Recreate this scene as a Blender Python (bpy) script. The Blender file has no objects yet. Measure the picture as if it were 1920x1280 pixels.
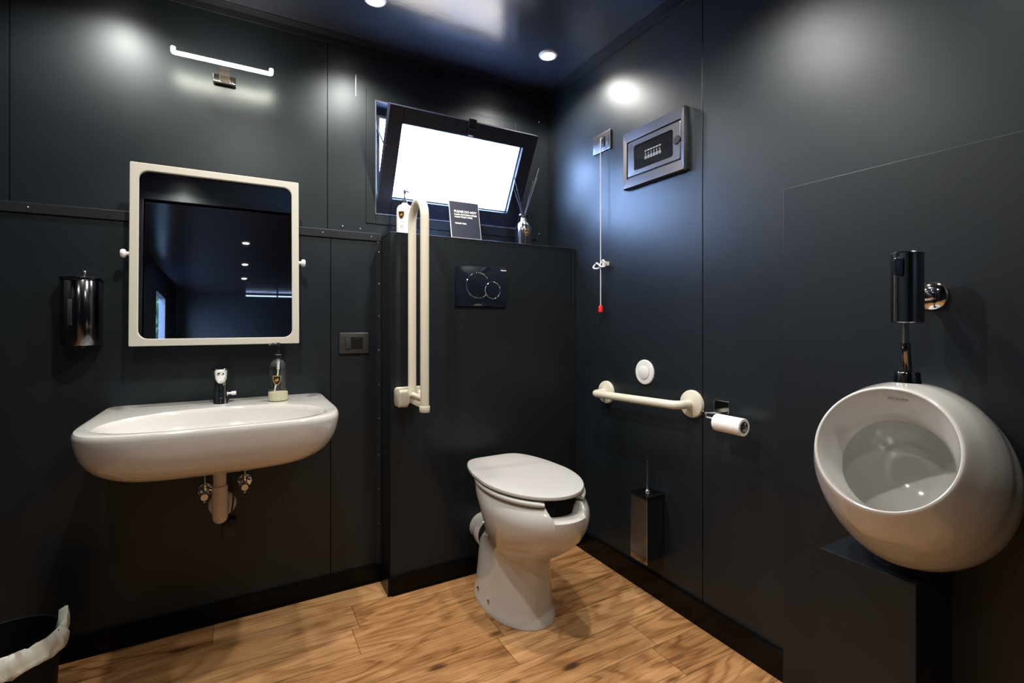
import bpy, bmesh, math, random
from mathutils import Vector, Matrix, noise
random.seed(4)
PI = math.pi
SC = bpy.context.scene
COL = SC.collection

# ------------------------------------------------------------------ camera
FPX, HZ, CAMZ = 908.0, 604.0, 1.132
YAW = math.radians(29.33)
cam_d = bpy.data.cameras.new('camera')
cam = bpy.data.objects.new('camera', cam_d); COL.objects.link(cam)
cam_d.sensor_width = 36.0; cam_d.lens = 36.0 * FPX / 1920.0
cam_d.shift_y = -(640.0 - HZ) / 1920.0
cam_d.clip_start = 0.02
cam.location = (0, 0, CAMZ); cam.rotation_euler = (PI / 2, 0, -YAW)
SC.camera = cam

# ------------------------------------------------------------------ world, exposure
w = bpy.data.worlds.new('sky'); SC.world = w; w.use_nodes = True
bg = w.node_tree.nodes['Background']
bg.inputs[0].default_value = (0.50, 0.75, 1.35, 1); bg.inputs[1].default_value = 42.0
SC.view_settings.view_transform = 'Standard'; SC.view_settings.look = 'None'
SC.view_settings.gamma = 1.0; SC.view_settings.exposure = 0.0
SC.view_settings.use_curve_mapping = False
SPOT_W = 40.0          # watts of each ceiling downlight
BAR_E = 110.0           # radiance of the mirror light
LAMP = (1.0, 0.94, 0.86)

# ------------------------------------------------------------------ materials
def newmat(name):
    m = bpy.data.materials.new(name); m.use_nodes = True
    nt = m.node_tree; return m, nt, nt.nodes['Principled BSDF']
def mat(name, col, rough=0.4, metal=0.0, coat=0.0, spec=0.5, bump=0.0, bscale=60, vary=0.0, rvary=0.0, trans=0.0, ior=1.5, croug=0.05, stint=None):
    m, nt, b = newmat(name)
    b.inputs['Base Color'].default_value = (*col, 1); b.inputs['Roughness'].default_value = rough
    b.inputs['Metallic'].default_value = metal; b.inputs['Coat Weight'].default_value = coat
    b.inputs['Coat Roughness'].default_value = croug
    b.inputs['Specular IOR Level'].default_value = spec
    if stint: b.inputs['Specular Tint'].default_value = (*stint, 1)
    b.inputs['Transmission Weight'].default_value = trans; b.inputs['IOR'].default_value = ior
    tc = nt.nodes.new('ShaderNodeTexCoord'); nz = nt.nodes.new('ShaderNodeTexNoise')
    nz.inputs['Scale'].default_value = bscale; nz.inputs['Detail'].default_value = 4
    nt.links.new(tc.outputs['Object'], nz.inputs['Vector'])
    if bump:
        bp = nt.nodes.new('ShaderNodeBump'); bp.inputs['Strength'].default_value = bump; bp.inputs['Distance'].default_value = 0.002
        nt.links.new(nz.outputs['Fac'], bp.inputs['Height']); nt.links.new(bp.outputs['Normal'], b.inputs['Normal'])
    n2 = nt.nodes.new('ShaderNodeTexNoise'); n2.inputs['Scale'].default_value = 3.5; n2.inputs['Detail'].default_value = 5
    nt.links.new(tc.outputs['Object'], n2.inputs['Vector'])
    if vary:
        mr = nt.nodes.new('ShaderNodeMapRange'); mr.inputs['To Min'].default_value = 1 - vary; mr.inputs['To Max'].default_value = 1 + vary
        nt.links.new(n2.outputs['Fac'], mr.inputs['Value'])
        mx = nt.nodes.new('ShaderNodeVectorMath'); mx.operation = 'SCALE'; mx.inputs[0].default_value = col
        nt.links.new(mr.outputs[0], mx.inputs['Scale']); nt.links.new(mx.outputs[0], b.inputs['Base Color'])
    if rvary:
        mr = nt.nodes.new('ShaderNodeMapRange'); mr.inputs['From Min'].default_value = .3; mr.inputs['From Max'].default_value = .7
        mr.inputs['To Min'].default_value = rough - rvary; mr.inputs['To Max'].default_value = rough + rvary
        nt.links.new(n2.outputs['Fac'], mr.inputs['Value']); nt.links.new(mr.outputs[0], b.inputs['Roughness'])
    return m
def emis(name, col, e):
    m, nt, b = newmat(name)
    b.inputs['Base Color'].default_value = (.8, .8, .8, 1)
    b.inputs['Emission Color'].default_value = (*col, 1); b.inputs['Emission Strength'].default_value = e
    return m

M = {}
M['wall'] = mat('dark_wall_panel', (.0068, .0096, .0130), .385, spec=.48, stint=(.87, .96, 1.0), bump=.06, bscale=420, vary=.12, rvary=.02)
M['casing'] = mat('dark_sheet_panel', (.0066, .0088, .0118), .42, spec=.40, stint=(.87, .96, 1.0), bump=.06, bscale=420, vary=.1)
M['groove'] = mat('panel_groove', (.002, .002, .003), .8, spec=.1)
M['base'] = mat('black_skirting', (.002, .002, .002), .26, spec=.14)
M['alu'] = mat('dark_window_aluminium', (.014, .018, .036), .40, spec=.5, bump=.05, bscale=500)  # blue in the base colour stands in for sky flare on the sash
M['white'] = mat('glazed_ceramic', (.53, .525, .505), .13, coat=.6, spec=.5, croug=.03)
M['seat'] = mat('white_seat_plastic', (.46, .455, .445), .26, spec=.5)
M['cream'] = mat('cream_coated_metal', (.60, .57, .47), .28, spec=.5, coat=.3)
M['frame'] = mat('cream_frame_plastic', (.47, .455, .40), .42, spec=.5)
M['plastic'] = mat('white_plastic', (.66, .66, .66), .4, spec=.5)
M['pipe'] = mat('white_drain_plastic', (.62, .58, .54), .45, spec=.4)
M['paper'] = mat('toilet_paper', (.85, .83, .80), .9, spec=.1, bump=.5, bscale=200)
M['mercury'] = mat('dark_mirrored_glass', (.30, .30, .33), .16, metal=1)
M['breaker'] = mat('grey_breaker', (.13, .135, .15), .5)
M['binblack'] = mat('matt_black_bin', (.004, .004, .004), .5, spec=.15)
M['core'] = mat('grey_cardboard', (.32, .31, .30), .9, spec=.1)
M['chrome'] = mat('chrome', (.80, .80, .80), .07, metal=1)
M['satin'] = mat('satin_steel', (.55, .55, .56), .25, metal=1)
M['dchrome'] = mat('dark_polished_metal', (.16, .16, .17), .14, metal=1)
M['gun'] = mat('gunmetal_plate', (.15, .15, .16), .30, metal=.9, spec=.5)
M['gunblack'] = mat('dark_grey_plate', (.055, .055, .052), .28, metal=.5)
M['vchrome'] = mat('sensor_chrome', (.42, .43, .46), .10, metal=1)
M['reveal'] = mat('grey_aluminium_lining', (.16, .17, .20), .32, metal=.7)
M['trim'] = mat('dark_metal_trim', (.035, .040, .048), .33, metal=.6)
M['black'] = mat('black_plastic', (.006, .006, .008), .32, spec=.5)
M['blackgloss'] = mat('black_glass', (.006, .009, .016), .05, spec=.6, coat=1)
M['mirror'] = mat('mirror_silver', (.80, .81, .82), .012, metal=1)
M['red'] = mat('red_plastic', (.75, .02, .015), .35)
M['gold'] = mat('gold_foil', (.70, .42, .14), .35, metal=.8)
M['soap'] = mat('liquid_soap', (.62, .58, .40), .25, spec=.4)
M['whitebottle'] = mat('white_bottle', (.74, .74, .76), .35, spec=.5)
M['card'] = mat('dark_blue_card', (.018, .022, .045), .35, vary=.15)
M['edge'] = mat('card_edge', (.75, .75, .80), .4)
M['ink'] = mat('white_ink', (.85, .85, .88), .5)
M['greyink'] = mat('grey_ink', (.25, .25, .26), .5)
M['reed'] = mat('dark_reed', (.03, .03, .045), .6)
M['bag'] = mat('thin_white_bag', (.60, .62, .56), .35, spec=.6, bump=.3, bscale=40)
M['earth'] = mat('bare_earth', (.34, .19, .08), .9, vary=.15)
M['pave'] = mat('pale_paving', (.42, .40, .38), .9, vary=.1, bump=.2, bscale=20)
M['leaf'] = mat('hedge_leaf', (.012, .045, .012), .6, vary=.5, bump=.5, bscale=30)
M['bezel'] = mat('cream_bezel', (.8, .78, .72), .4)
M['light'] = emis('lit_diffuser', (1.0, .93, .80), 40)
M['bar'] = emis('lit_tube', (1.0, .93, .76), BAR_E)
M['led'] = emis('cool_led', (.45, .6, 1.0), 2.2)
M['smoke'] = mat('smoked_cover', (.01, .011, .013), .08, spec=.6, coat=.5)

def glassmat(name, tint, spec=.9):
    m, nt, b = newmat(name); nt.nodes.remove(b)
    out = nt.nodes['Material Output']
    tr = nt.nodes.new('ShaderNodeBsdfTransparent'); tr.inputs[0].default_value = (*tint, 1)
    gl = nt.nodes.new('ShaderNodeBsdfGlossy'); gl.inputs['Roughness'].default_value = .03; gl.inputs[0].default_value = (spec, spec, spec, 1)
    lw = nt.nodes.new('ShaderNodeLayerWeight'); pw = nt.nodes.new('ShaderNodeMath'); pw.operation = 'POWER'; pw.inputs[1].default_value = 4
    nt.links.new(lw.outputs['Facing'], pw.inputs[0])
    fr = nt.nodes.new('ShaderNodeMath'); fr.operation = 'MULTIPLY_ADD'; fr.inputs[1].default_value = .6; fr.inputs[2].default_value = .06; nt.links.new(pw.outputs[0], fr.inputs[0])
    mx = nt.nodes.new('ShaderNodeMixShader')
    nt.links.new(fr.outputs[0], mx.inputs[0]); nt.links.new(tr.outputs[0], mx.inputs[1]); nt.links.new(gl.outputs[0], mx.inputs[2])
    nt.links.new(mx.outputs[0], out.inputs[0]); return m
M['glass'] = glassmat('clear_glass', (.97, .98, .98))
def frosted():
    m, nt, b = newmat('frosted_pane'); nt.nodes.remove(b); out = nt.nodes['Material Output']
    tl = nt.nodes.new('ShaderNodeBsdfTranslucent'); tl.inputs[0].default_value = (.92, .94, .96, 1)
    tr = nt.nodes.new('ShaderNodeBsdfTransparent'); mx = nt.nodes.new('ShaderNodeMixShader'); mx.inputs[0].default_value = .35
    nt.links.new(tl.outputs[0], mx.inputs[1]); nt.links.new(tr.outputs[0], mx.inputs[2]); nt.links.new(mx.outputs[0], out.inputs[0]); return m
M['frosted'] = frosted()
M['bglass'] = glassmat('clear_bottle', (.93, .95, .94))
M['dglass'] = glassmat('smoked_bottle', (.22, .23, .27), .8)

def ceiling_mat():
    m, nt, b = newmat('glossy_dark_ceiling')
    b.inputs['Base Color'].default_value = (.026, .030, .042, 1)
    b.inputs['Specular IOR Level'].default_value = .75
    tc = nt.nodes.new('ShaderNodeTexCoord')
    mp = nt.nodes.new('ShaderNodeMapping'); mp.inputs['Scale'].default_value = (1, 2.2, 1)
    nt.links.new(tc.outputs['Object'], mp.inputs['Vector'])
    n1 = nt.nodes.new('ShaderNodeTexNoise'); n1.inputs['Scale'].default_value = 3.0; n1.inputs['Detail'].default_value = 6
    nt.links.new(mp.outputs[0], n1.inputs['Vector'])
    mr = nt.nodes.new('ShaderNodeMapRange'); mr.inputs['From Min'].default_value = .3; mr.inputs['From Max'].default_value = .7
    mr.inputs['To Min'].default_value = .14; mr.inputs['To Max'].default_value = .26
    nt.links.new(n1.outputs['Fac'], mr.inputs['Value']); nt.links.new(mr.outputs[0], b.inputs['Roughness'])
    n2 = nt.nodes.new('ShaderNodeTexNoise'); n2.inputs['Scale'].default_value = 45; n2.inputs['Detail'].default_value = 3
    nt.links.new(tc.outputs['Object'], n2.inputs['Vector'])
    ad = nt.nodes.new('ShaderNodeMath'); ad.operation = 'MULTIPLY_ADD'; ad.inputs[1].default_value = .12
    nt.links.new(n2.outputs['Fac'], ad.inputs[0]); nt.links.new(n1.outputs['Fac'], ad.inputs[2])
    bp = nt.nodes.new('ShaderNodeBump'); bp.inputs['Strength'].default_value = .25; bp.inputs['Distance'].default_value = .004
    nt.links.new(ad.outputs[0], bp.inputs['Height']); nt.links.new(bp.outputs[0], b.inputs['Normal'])
    return m
M['ceiling'] = ceiling_mat()

def wood_mat():
    m, nt, b = newmat('oak_vinyl_planks'); N = nt.nodes; L = nt.links
    def math_(op, a, b_=None, c=None):
        n = N.new('ShaderNodeMath'); n.operation = op
        for i, v in enumerate((a, b_, c)):
            if v is None: continue
            if isinstance(v, (int, float)): n.inputs[i].default_value = v
            else: L.new(v, n.inputs[i])
        return n.outputs[0]
    tc = N.new('ShaderNodeTexCoord'); sx = N.new('ShaderNodeSeparateXYZ'); L.new(tc.outputs['Object'], sx.inputs[0])
    X, Y = sx.outputs[0], sx.outputs[1]
    W, LEN = .1535, 1.22
    ry = math_('DIVIDE', math_('SUBTRACT', Y, 1.385), W)
    row = math_('FLOOR', ry); fy = math_('FRACT', ry)
    odd = math_('FLOORED_MODULO', row, 2.0)
    off = math_('ADD', math_('MULTIPLY', row, -.2225), math_('MULTIPLY', odd, .25))
    rx = math_('DIVIDE', math_('SUBTRACT', math_('SUBTRACT', X, .805), off), LEN)
    cx = math_('FLOOR', rx); fx = math_('FRACT', rx)
    cb = N.new('ShaderNodeCombineXYZ'); L.new(cx, cb.inputs[0]); L.new(row, cb.inputs[1])
    wn = N.new('ShaderNodeTexWhiteNoise'); wn.noise_dimensions = '2D'; L.new(cb.outputs[0], wn.inputs['Vector'])
    rnd = wn.outputs['Value']
    # grain coordinates, shifted per plank
    gx = math_('ADD', X, math_('MULTIPLY', rnd, 13.7)); gy = math_('ADD', Y, math_('MULTIPLY', rnd, 7.1))
    g = N.new('ShaderNodeCombineXYZ'); L.new(math_('MULTIPLY', gx, 1.1), g.inputs[0]); L.new(math_('MULTIPLY', gy, 5.5), g.inputs[1])
    big = N.new('ShaderNodeTexNoise'); big.inputs['Scale'].default_value = 1.3; big.inputs['Detail'].default_value = 3; big.inputs['Distortion'].default_value = .6
    L.new(g.outputs[0], big.inputs['Vector'])
    rings = math_('SINE', math_('MULTIPLY', big.outputs['Fac'], 50.0))
    rings = math_('POWER', math_('MULTIPLY_ADD', rings, .5, .5), 3.0)
    g2 = N.new('ShaderNodeCombineXYZ'); L.new(math_('MULTIPLY', gx, 2.2), g2.inputs[0]); L.new(math_('MULTIPLY', gy, 75.0), g2.inputs[1])
    fine = N.new('ShaderNodeTexNoise'); fine.inputs['Scale'].default_value = 1.6; fine.inputs['Detail'].default_value = 6; fine.inputs['Roughness'].default_value = .65
    L.new(g2.outputs[0], fine.inputs['Vector'])
    g3 = N.new('ShaderNodeCombineXYZ'); L.new(math_('MULTIPLY', gx, 2.2), g3.inputs[0]); L.new(math_('MULTIPLY', gy, 6.0), g3.inputs[1])
    blot = N.new('ShaderNodeTexNoise'); blot.inputs['Scale'].default_value = 1.5; blot.inputs['Detail'].default_value = 4; blot.inputs['Distortion'].default_value = 1.2
    L.new(g3.outputs[0], blot.inputs['Vector'])
    vor = N.new('ShaderNodeTexVoronoi'); vor.inputs['Scale'].default_value = 1.35; vor.feature = 'F1'; L.new(g3.outputs[0], vor.inputs['Vector'])
    knot = N.new('ShaderNodeMapRange'); knot.inputs['From Min'].default_value = .03; knot.inputs['From Max'].default_value = .13
    knot.inputs['To Min'].default_value = .55; knot.inputs['To Max'].default_value = 0.0; L.new(vor.outputs['Distance'], knot.inputs['Value'])
    v = math_('MULTIPLY', math_('SUBTRACT', fine.outputs['Fac'], .5), 1.1)
    v = math_('ADD', v, math_('MULTIPLY', math_('SUBTRACT', rings, .32), -.25))
    v = math_('ADD', v, math_('MULTIPLY', math_('SUBTRACT', blot.outputs['Fac'], .5), .66))
    v = math_('ADD', v, math_('MULTIPLY', math_('SUBTRACT', rnd, .5), .42))
    v = math_('SUBTRACT', v, knot.outputs[0])
    v = math_('ADD', v, .60)
    cr = N.new('ShaderNodeValToRGB'); e = cr.color_ramp.elements
    e[0].position = 0.0; e[0].color = (.075, .034, .013, 1); e[1].position = 1.0; e[1].color = (.60, .345, .155, 1)
    a = e.new(.32); a.color = (.235, .105, .034, 1)
    a = e.new(.62); a.color = (.41, .208, .082, 1)
    L.new(v, cr.inputs[0])
    # seams
    dy = math_('MULTIPLY', math_('MINIMUM', fy, math_('SUBTRACT', 1.0, fy)), W)
    dx = math_('MULTIPLY', math_('MINIMUM', fx, math_('SUBTRACT', 1.0, fx)), LEN)
    sm = N.new('ShaderNodeMapRange'); sm.inputs['From Min'].default_value = .0006; sm.inputs['From Max'].default_value = .0022
    sm.inputs['To Min'].default_value = .42; sm.inputs['To Max'].default_value = 1.0
    L.new(math_('MINIMUM', dy, dx), sm.inputs['Value'])
    sc = N.new('ShaderNodeVectorMath'); sc.operation = 'SCALE'; L.new(cr.outputs[0], sc.inputs[0]); L.new(sm.outputs[0], sc.inputs['Scale'])
    L.new(sc.outputs[0], b.inputs['Base Color'])
    b.inputs['Roughness'].default_value = .42; b.inputs['Specular IOR Level'].default_value = .35
    bp = N.new('ShaderNodeBump'); bp.inputs['Strength'].default_value = .15; bp.inputs['Distance'].default_value = .001
    L.new(fine.outputs['Fac'], bp.inputs['Height']); L.new(bp.outputs[0], b.inputs['Normal'])
    return m
M['wood'] = wood_mat()

# ------------------------------------------------------------------ object helpers
WL = {}
def thing(name, label, cat, loc, group=None):
    o = bpy.data.objects.new(name, None); COL.objects.link(o); o.location = loc
    o.empty_display_size = .05
    o['label'] = label; o['category'] = cat
    if group: o['group'] = group
    WL[o.name] = Vector(loc); return o
def obj(name, bm, m, parent=None, loc=None, smooth=35, bevel=0, bseg=2, subd=0, label=None):
    """bm holds world coordinates; they become local to the parent (or to loc)"""
    base = WL[parent.name] if parent is not None else Vector(loc or (0, 0, 0))
    bmesh.ops.translate(bm, verts=bm.verts, vec=-base)
    me = bpy.data.meshes.new(name); bm.to_mesh(me); bm.free()
    mats = m if isinstance(m, (list, tuple)) else [m]
    for x in mats: me.materials.append(M[x])
    o = bpy.data.objects.new(name, me); COL.objects.link(o)
    if parent is not None: o.parent = parent; WL[o.name] = base
    else: o.location = base; WL[o.name] = base
    if smooth:
        me.polygons.foreach_set('use_smooth', [True] * len(me.polygons))
        try: me.set_sharp_from_angle(angle=math.radians(smooth))
        except Exception: pass
    if bevel:
        b = o.modifiers.new('bevel', 'BEVEL'); b.width = bevel; b.segments = bseg; b.limit_method = 'ANGLE'; b.angle_limit = math.radians(40)
        b.harden_normals = False
    if subd:
        s = o.modifiers.new('subd', 'SUBSURF'); s.levels = subd; s.render_levels = subd
    if label: o['label'] = label
    return o
def single(name, bm, m, label, cat, loc, group=None, **k):
    o = obj(name, bm, m, None, loc, **k); o['label'] = label; o['category'] = cat
    if group: o['group'] = group
    return o
def struct(name, bm, m, parent=None, **k):
    o = obj(name, bm, m, parent, **k)
    if parent is None: o['kind'] = 'structure'
    return o
def B():
    return bmesh.new()
def box(bm, x0, x1, y0, y1, z0, z1, mi=0):
    v = [bm.verts.new(p) for p in [(x0, y0, z0), (x1, y0, z0), (x1, y1, z0), (x0, y1, z0), (x0, y0, z1), (x1, y0, z1), (x1, y1, z1), (x0, y1, z1)]]
    for f in ((0, 3, 2, 1), (4, 5, 6, 7), (0, 1, 5, 4), (1, 2, 6, 5), (2, 3, 7, 6), (3, 0, 4, 7)):
        fc = bm.faces.new([v[i] for i in f]); fc.material_index = mi
    return v
def bx(*a):
    bm = B(); box(bm, *a); return bm
def loft(bm, rings, cap0=True, cap1=True, closed=True, mi=0):
    """rings: list of lists of points, all the same length"""
    R = [[bm.verts.new(p) for p in r] for r in rings]
    n = len(R[0]); fs = []
    for a, b in zip(R[:-1], R[1:]):
        for i in range(n if closed else n - 1):
            j = (i + 1) % n
            f = bm.faces.new((a[i], a[j], b[j], b[i])); f.material_index = mi; fs.append(f)
    if cap0: f = bm.faces.new(R[0][::-1]); f.material_index = mi; fs.append(f)
    if cap1: f = bm.faces.new(R[-1]); f.material_index = mi; fs.append(f)
    bmesh.ops.recalc_face_normals(bm, faces=fs)
    return R
AX = {'z': (Vector((1, 0, 0)), Vector((0, 1, 0)), Vector((0, 0, 1))), 'x': (Vector((0, 1, 0)), Vector((0, 0, 1)), Vector((1, 0, 0))),
      'y': (Vector((0, 0, 1)), Vector((1, 0, 0)), Vector((0, 1, 0)))}
def frame_of(d):
    d = Vector(d).normalized(); a = Vector((0, 0, 1)) if abs(d.z) < .9 else Vector((1, 0, 0))
    u = a.cross(d).normalized(); return u, d.cross(u), d
def lathe(bm, c, prof, axis='z', n=40, cap=True, mi=0):
    """prof: (radius, height along axis)"""
    U, V, D = AX[axis] if isinstance(axis, str) else frame_of(axis)
    c = Vector(c)
    rings = [[c + D * h + (U * math.cos(2 * PI * i / n) + V * math.sin(2 * PI * i / n)) * max(r, 1e-5) for i in range(n)] for r, h in prof]
    loft(bm, rings, cap, cap, mi=mi); return bm
def fillet(pts, r, n=8):
    pts = [Vector(p) for p in pts]; out = [pts[0]]
    for a, b, c in zip(pts[:-2], pts[1:-1], pts[2:]):
        rr = min(r, (a - b).length * .49, (c - b).length * .49)
        p0 = b + (a - b).normalized() * rr; p1 = b + (c - b).normalized() * rr
        for i in range(n + 1):
            t = i / n; out.append(p0 * (1 - t) ** 2 + b * 2 * t * (1 - t) + p1 * t * t)
    out.append(pts[-1]); return out
def tube(bm, pts, rad, n=20, cap=True, mi=0):
    pts = [Vector(p) for p in pts]; m_ = len(pts)
    T = []
    for i in range(m_):
        t = (pts[min(i + 1, m_ - 1)] - pts[max(i - 1, 0)]); T.append(t.normalized() if t.length > 1e-9 else Vector((0, 0, 1)))
    u, v, _ = frame_of(T[0]); rings = []
    for i in range(m_):
        u = (u - T[i] * u.dot(T[i])).normalized(); v = T[i].cross(u)
        r = rad[i] if isinstance(rad, (list, tuple)) else rad
        rings.append([pts[i] + (u * math.cos(2 * PI * k / n) + v * math.sin(2 * PI * k / n)) * r for k in range(n)])
    loft(bm, rings, cap, cap, mi=mi); return bm
def smoothpath(pts, n=8):
    P = [Vector(p) for p in pts]; P = [P[0] * 2 - P[1]] + P + [P[-1] * 2 - P[-2]]; out = []
    for i in range(1, len(P) - 2):
        for k in range(n):
            t = k / n; a, b, c, d = P[i - 1:i + 3]
            out.append(.5 * ((2 * b) + (c - a) * t + (2 * a - 5 * b + 4 * c - d) * t * t + (3 * b - a - 3 * c + d) * t ** 3))
    out.append(P[-2]); return out
def rrect(w, h, r, n=6):
    """rounded rectangle centred on 0, list of (a, b)"""
    out = []
    for cx, cy, a0 in ((w / 2 - r, h / 2 - r, 0), (-w / 2 + r, h / 2 - r, PI / 2), (-w / 2 + r, -h / 2 + r, PI), (w / 2 - r, -h / 2 + r, 1.5 * PI)):
        for k in range(n + 1):
            a = a0 + PI / 2 * k / n; out.append((cx + r * math.cos(a), cy + r * math.sin(a)))
    return out
def plate(bm, c, U, V, D, w, h, r, t, edge=.002, mi=0, n=6):
    """rounded plate: back face on c, grows along D by t with softened edge"""
    c, U, V, D = map(Vector, (c, U, V, D)); rings = []
    for s, dd in ((0, 0), (0, t - edge), (edge * .3, t - edge * .3), (edge, t)):
        rings.append([c + U * a + V * b + D * dd for a, b in rrect(w - 2 * s, h - 2 * s, max(r - s, .0006), n)])
    loft(bm, rings, True, True, mi=mi); return bm
def text(name, s, m, parent, o, U, V, size, bold=0.0, align='LEFT', ext=.0004):
    cu = bpy.data.curves.new(name, 'FONT'); cu.body = s; cu.size = size; cu.extrude = ext; cu.offset = bold; cu.align_x = align
    tmp = bpy.data.objects.new('tmp', cu); COL.objects.link(tmp)
    dg = bpy.context.evaluated_depsgraph_get(); dg.update()
    me = bpy.data.meshes.new_from_object(tmp.evaluated_get(dg))
    bpy.data.objects.remove(tmp); bpy.data.curves.remove(cu)
    bm = B(); bm.from_mesh(me); bpy.data.meshes.remove(me)
    U, V = Vector(U).normalized(), Vector(V).normalized(); W = U.cross(V); o = Vector(o)
    for v in bm.verts: v.co = o + U * v.co.x + V * v.co.y + W * v.co.z
    return obj(name, bm, m, parent, smooth=0)

SHIELD = [(0, 1.0), (.5, 1.0), (.93, .92), (.92, .2), (.75, -.35), (.45, -.75), (0, -1.05)]
def emblem(parent, c, R, phi, zc, h):
    """crest wrapped on a cylinder of radius R about the vertical line through c, facing phi"""
    pts = SHIELD + [(-a, b) for a, b in SHIELD[-2:0:-1]]
    def shape(s, off, sub=None):
        bm = B(); src = sub or pts; prev = None
        def pos(a, b):
            an = phi + a * h * .42 / R
            return (c[0] + (R + off) * math.cos(an), c[1] + (R + off) * math.sin(an), zc + b * h * .5)
        rings = [[pos(a * s * k, b * s * k) for a, b in src] for k in (.03, .35, .7, 1.0)]
        back = [[c[0] + (p[0] - c[0]) * R / (R + off), c[1] + (p[1] - c[1]) * R / (R + off), p[2]] for p in rings[-1]]
        loft(bm, rings + [back], True, False); return bm
    e = obj('emblem', shape(1.0, .0009), 'gold', parent, label='gold and black shield crest')
    obj('emblem_field', shape(.80, .0013), 'black', e)
    bull = [(-.5, .05), (-.3, .3), (0, .35), (.25, .5), (.5, .35), (.35, .1), (.5, -.2), (.2, -.1), (0, -.45), (-.12, -.1), (-.5, -.35)]
    obj('emblem_figure', shape(.85, .0017, bull), 'gold', e)

# ------------------------------------------------------------------ room shell
XR, YU, YL, YB, ZC = 1.498, 2.256, 2.145, 2.000, 2.393
XL, YF, YFAR = -1.05, -.10, -6.4
XBL = .545                                   # left side of the boxed-in cistern
struct('floor', bx(XL - .1, XR + .1, YFAR - .1, YU + .15, -.05, 0), 'wood', smooth=0)
bm = B(); box(bm, XL - .1, XR + .1, YFAR - .1, YU + .15, ZC, ZC + .06)
struct('ceiling', bm, 'ceiling', smooth=0)
# upper back wall with window hole: panels separated by real gaps, a thin backing behind them
WX0, WX1, WZ0, WZ1 = .546, 1.286, 1.632, 2.152
def wall_panels(bm, spec):
    for a in spec: box(bm, *a)
bm = B(); g = .0015
wall_panels(bm, [(XL - .1, -.678 - g, YU, YU + .03, 1.40, ZC), (-.678 + g, .336 - g, YU, YU + .03, 1.40, ZC),
                 (.336 + g, WX0, YU, YU + .03, 1.40, ZC), (WX1, XR + .05, YU, YU + .03, 1.40, ZC),
                 (WX0, WX1, YU, YU + .03, 1.40, WZ0), (WX0, WX1, YU, YU + .03, WZ1, ZC)])
struct('wall_back', bm, 'wall', smooth=0)
bm = B()
wall_panels(bm, [(XL - .1, WX0 - .0, YU + .03, YU + .11, -.05, ZC), (WX1, XR + .1, YU + .03, YU + .11, -.05, ZC),
                 (WX0, WX1, YU + .03, YU + .11, -.05, WZ0), (WX0, WX1, YU + .03, YU + .11, WZ1, ZC)])
struct('wall_back_outer', bm, 'groove', smooth=0)
# lower back wall, standing proud
bm = B()
wall_panels(bm, [(XL - .02, .332 - g, YL, YL + .02, 0, 1.485), (.332 + g, XBL, YL, YL + .02, 0, 1.485), (XL - .02, XBL, YL + .021, YU, 0, 1.47)])
struct('wall_back_lower', bm, 'wall', smooth=0)
bm = B(); box(bm, XL, XBL - .001, YL - .006, YU, 1.487, 1.521); box(bm, XBL - .022, XBL - .001, YL - .004, YL, .07, 1.486)
tr = struct('trim_1', bm, 'trim', smooth=0, bevel=.0022)
def screw(parent, p, axis, r=.0032):
    bm = B(); lathe(bm, p, [(r, 0), (r, .0008), (r * .6, .0018), (.0001, .0022)], axis, n=12); obj('screw', bm, 'satin', parent)
for z in (1.44, 1.30, 1.16, 1.01, .86, .71, .55, .40, .25): screw(tr, (XBL - .012, YL - .004, z), (0, -1, 0), .0026)
for x in (-.60, .30, .50): screw(tr, (x, YL - .006, 1.505), (0, -1, 0), .0026)
# boxed-in cistern
bm = B(); box(bm, XBL, XR, YB, YU, 0, 1.503)
struct('wall_cistern_box', bm, 'casing', smooth=0, bevel=.0015)
bm = B(); box(bm, XBL - .001, XR, YB - .002, YU, 1.5035, 1.509)
struct('trim_2', bm, 'trim', smooth=0, bevel=.0022)
bm = B(); box(bm, XR - .02, XR - .0005, YB - .004, YB - .0002, .09, 1.503)
struct('trim_3', bm, 'casing', smooth=0, bevel=.001)
# right wall
bm = B()
wall_panels(bm, [(XR, XR + .03, 1.221 + g, YU, 0, ZC), (XR, XR + .03, YF - .1, 1.221 - g, 0, ZC)])
struct('wall_right', bm, 'wall', smooth=0, bevel=.0012)
bm = B(); box(bm, XR + .031, XR + .1, YFAR, YU + .1, -.05, ZC); struct('wall_right_outer', bm, 'groove', smooth=0)
bm = B(); box(bm, 1.474, XR - .0002, YF, .901, 0, 1.546)
struct('wall_right_panel', bm, 'casing', smooth=0, bevel=.0014)
# left wall, wall behind the camera with its wide doorway
DX0, DX1, DZ = -.60, .98, 2.20
struct('wall_left', bx(XL - .1, XL, YF, YU, 0, ZC), 'wall', smooth=0)
bm = B(); wall_panels(bm, [(XL - .02, DX0, YF - .06, YF, 0, ZC), (DX1, XR, YF - .06, YF, 0, ZC), (DX0, DX1, YF - .06, YF, DZ, ZC)])
struct('wall_front', bm, 'wall', smooth=0)
bm = B(); box(bm, DX0 - .05, DX0, YF - .07, YF + .01, 0, DZ); box(bm, DX1, DX1 + .05, YF - .07, YF + .01, 0, DZ); box(bm, DX0 - .05, DX1 + .05, YF - .07, YF + .01, DZ, DZ + .05)
struct('trim_4', bm, 'casing', smooth=0, bevel=.002)
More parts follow.
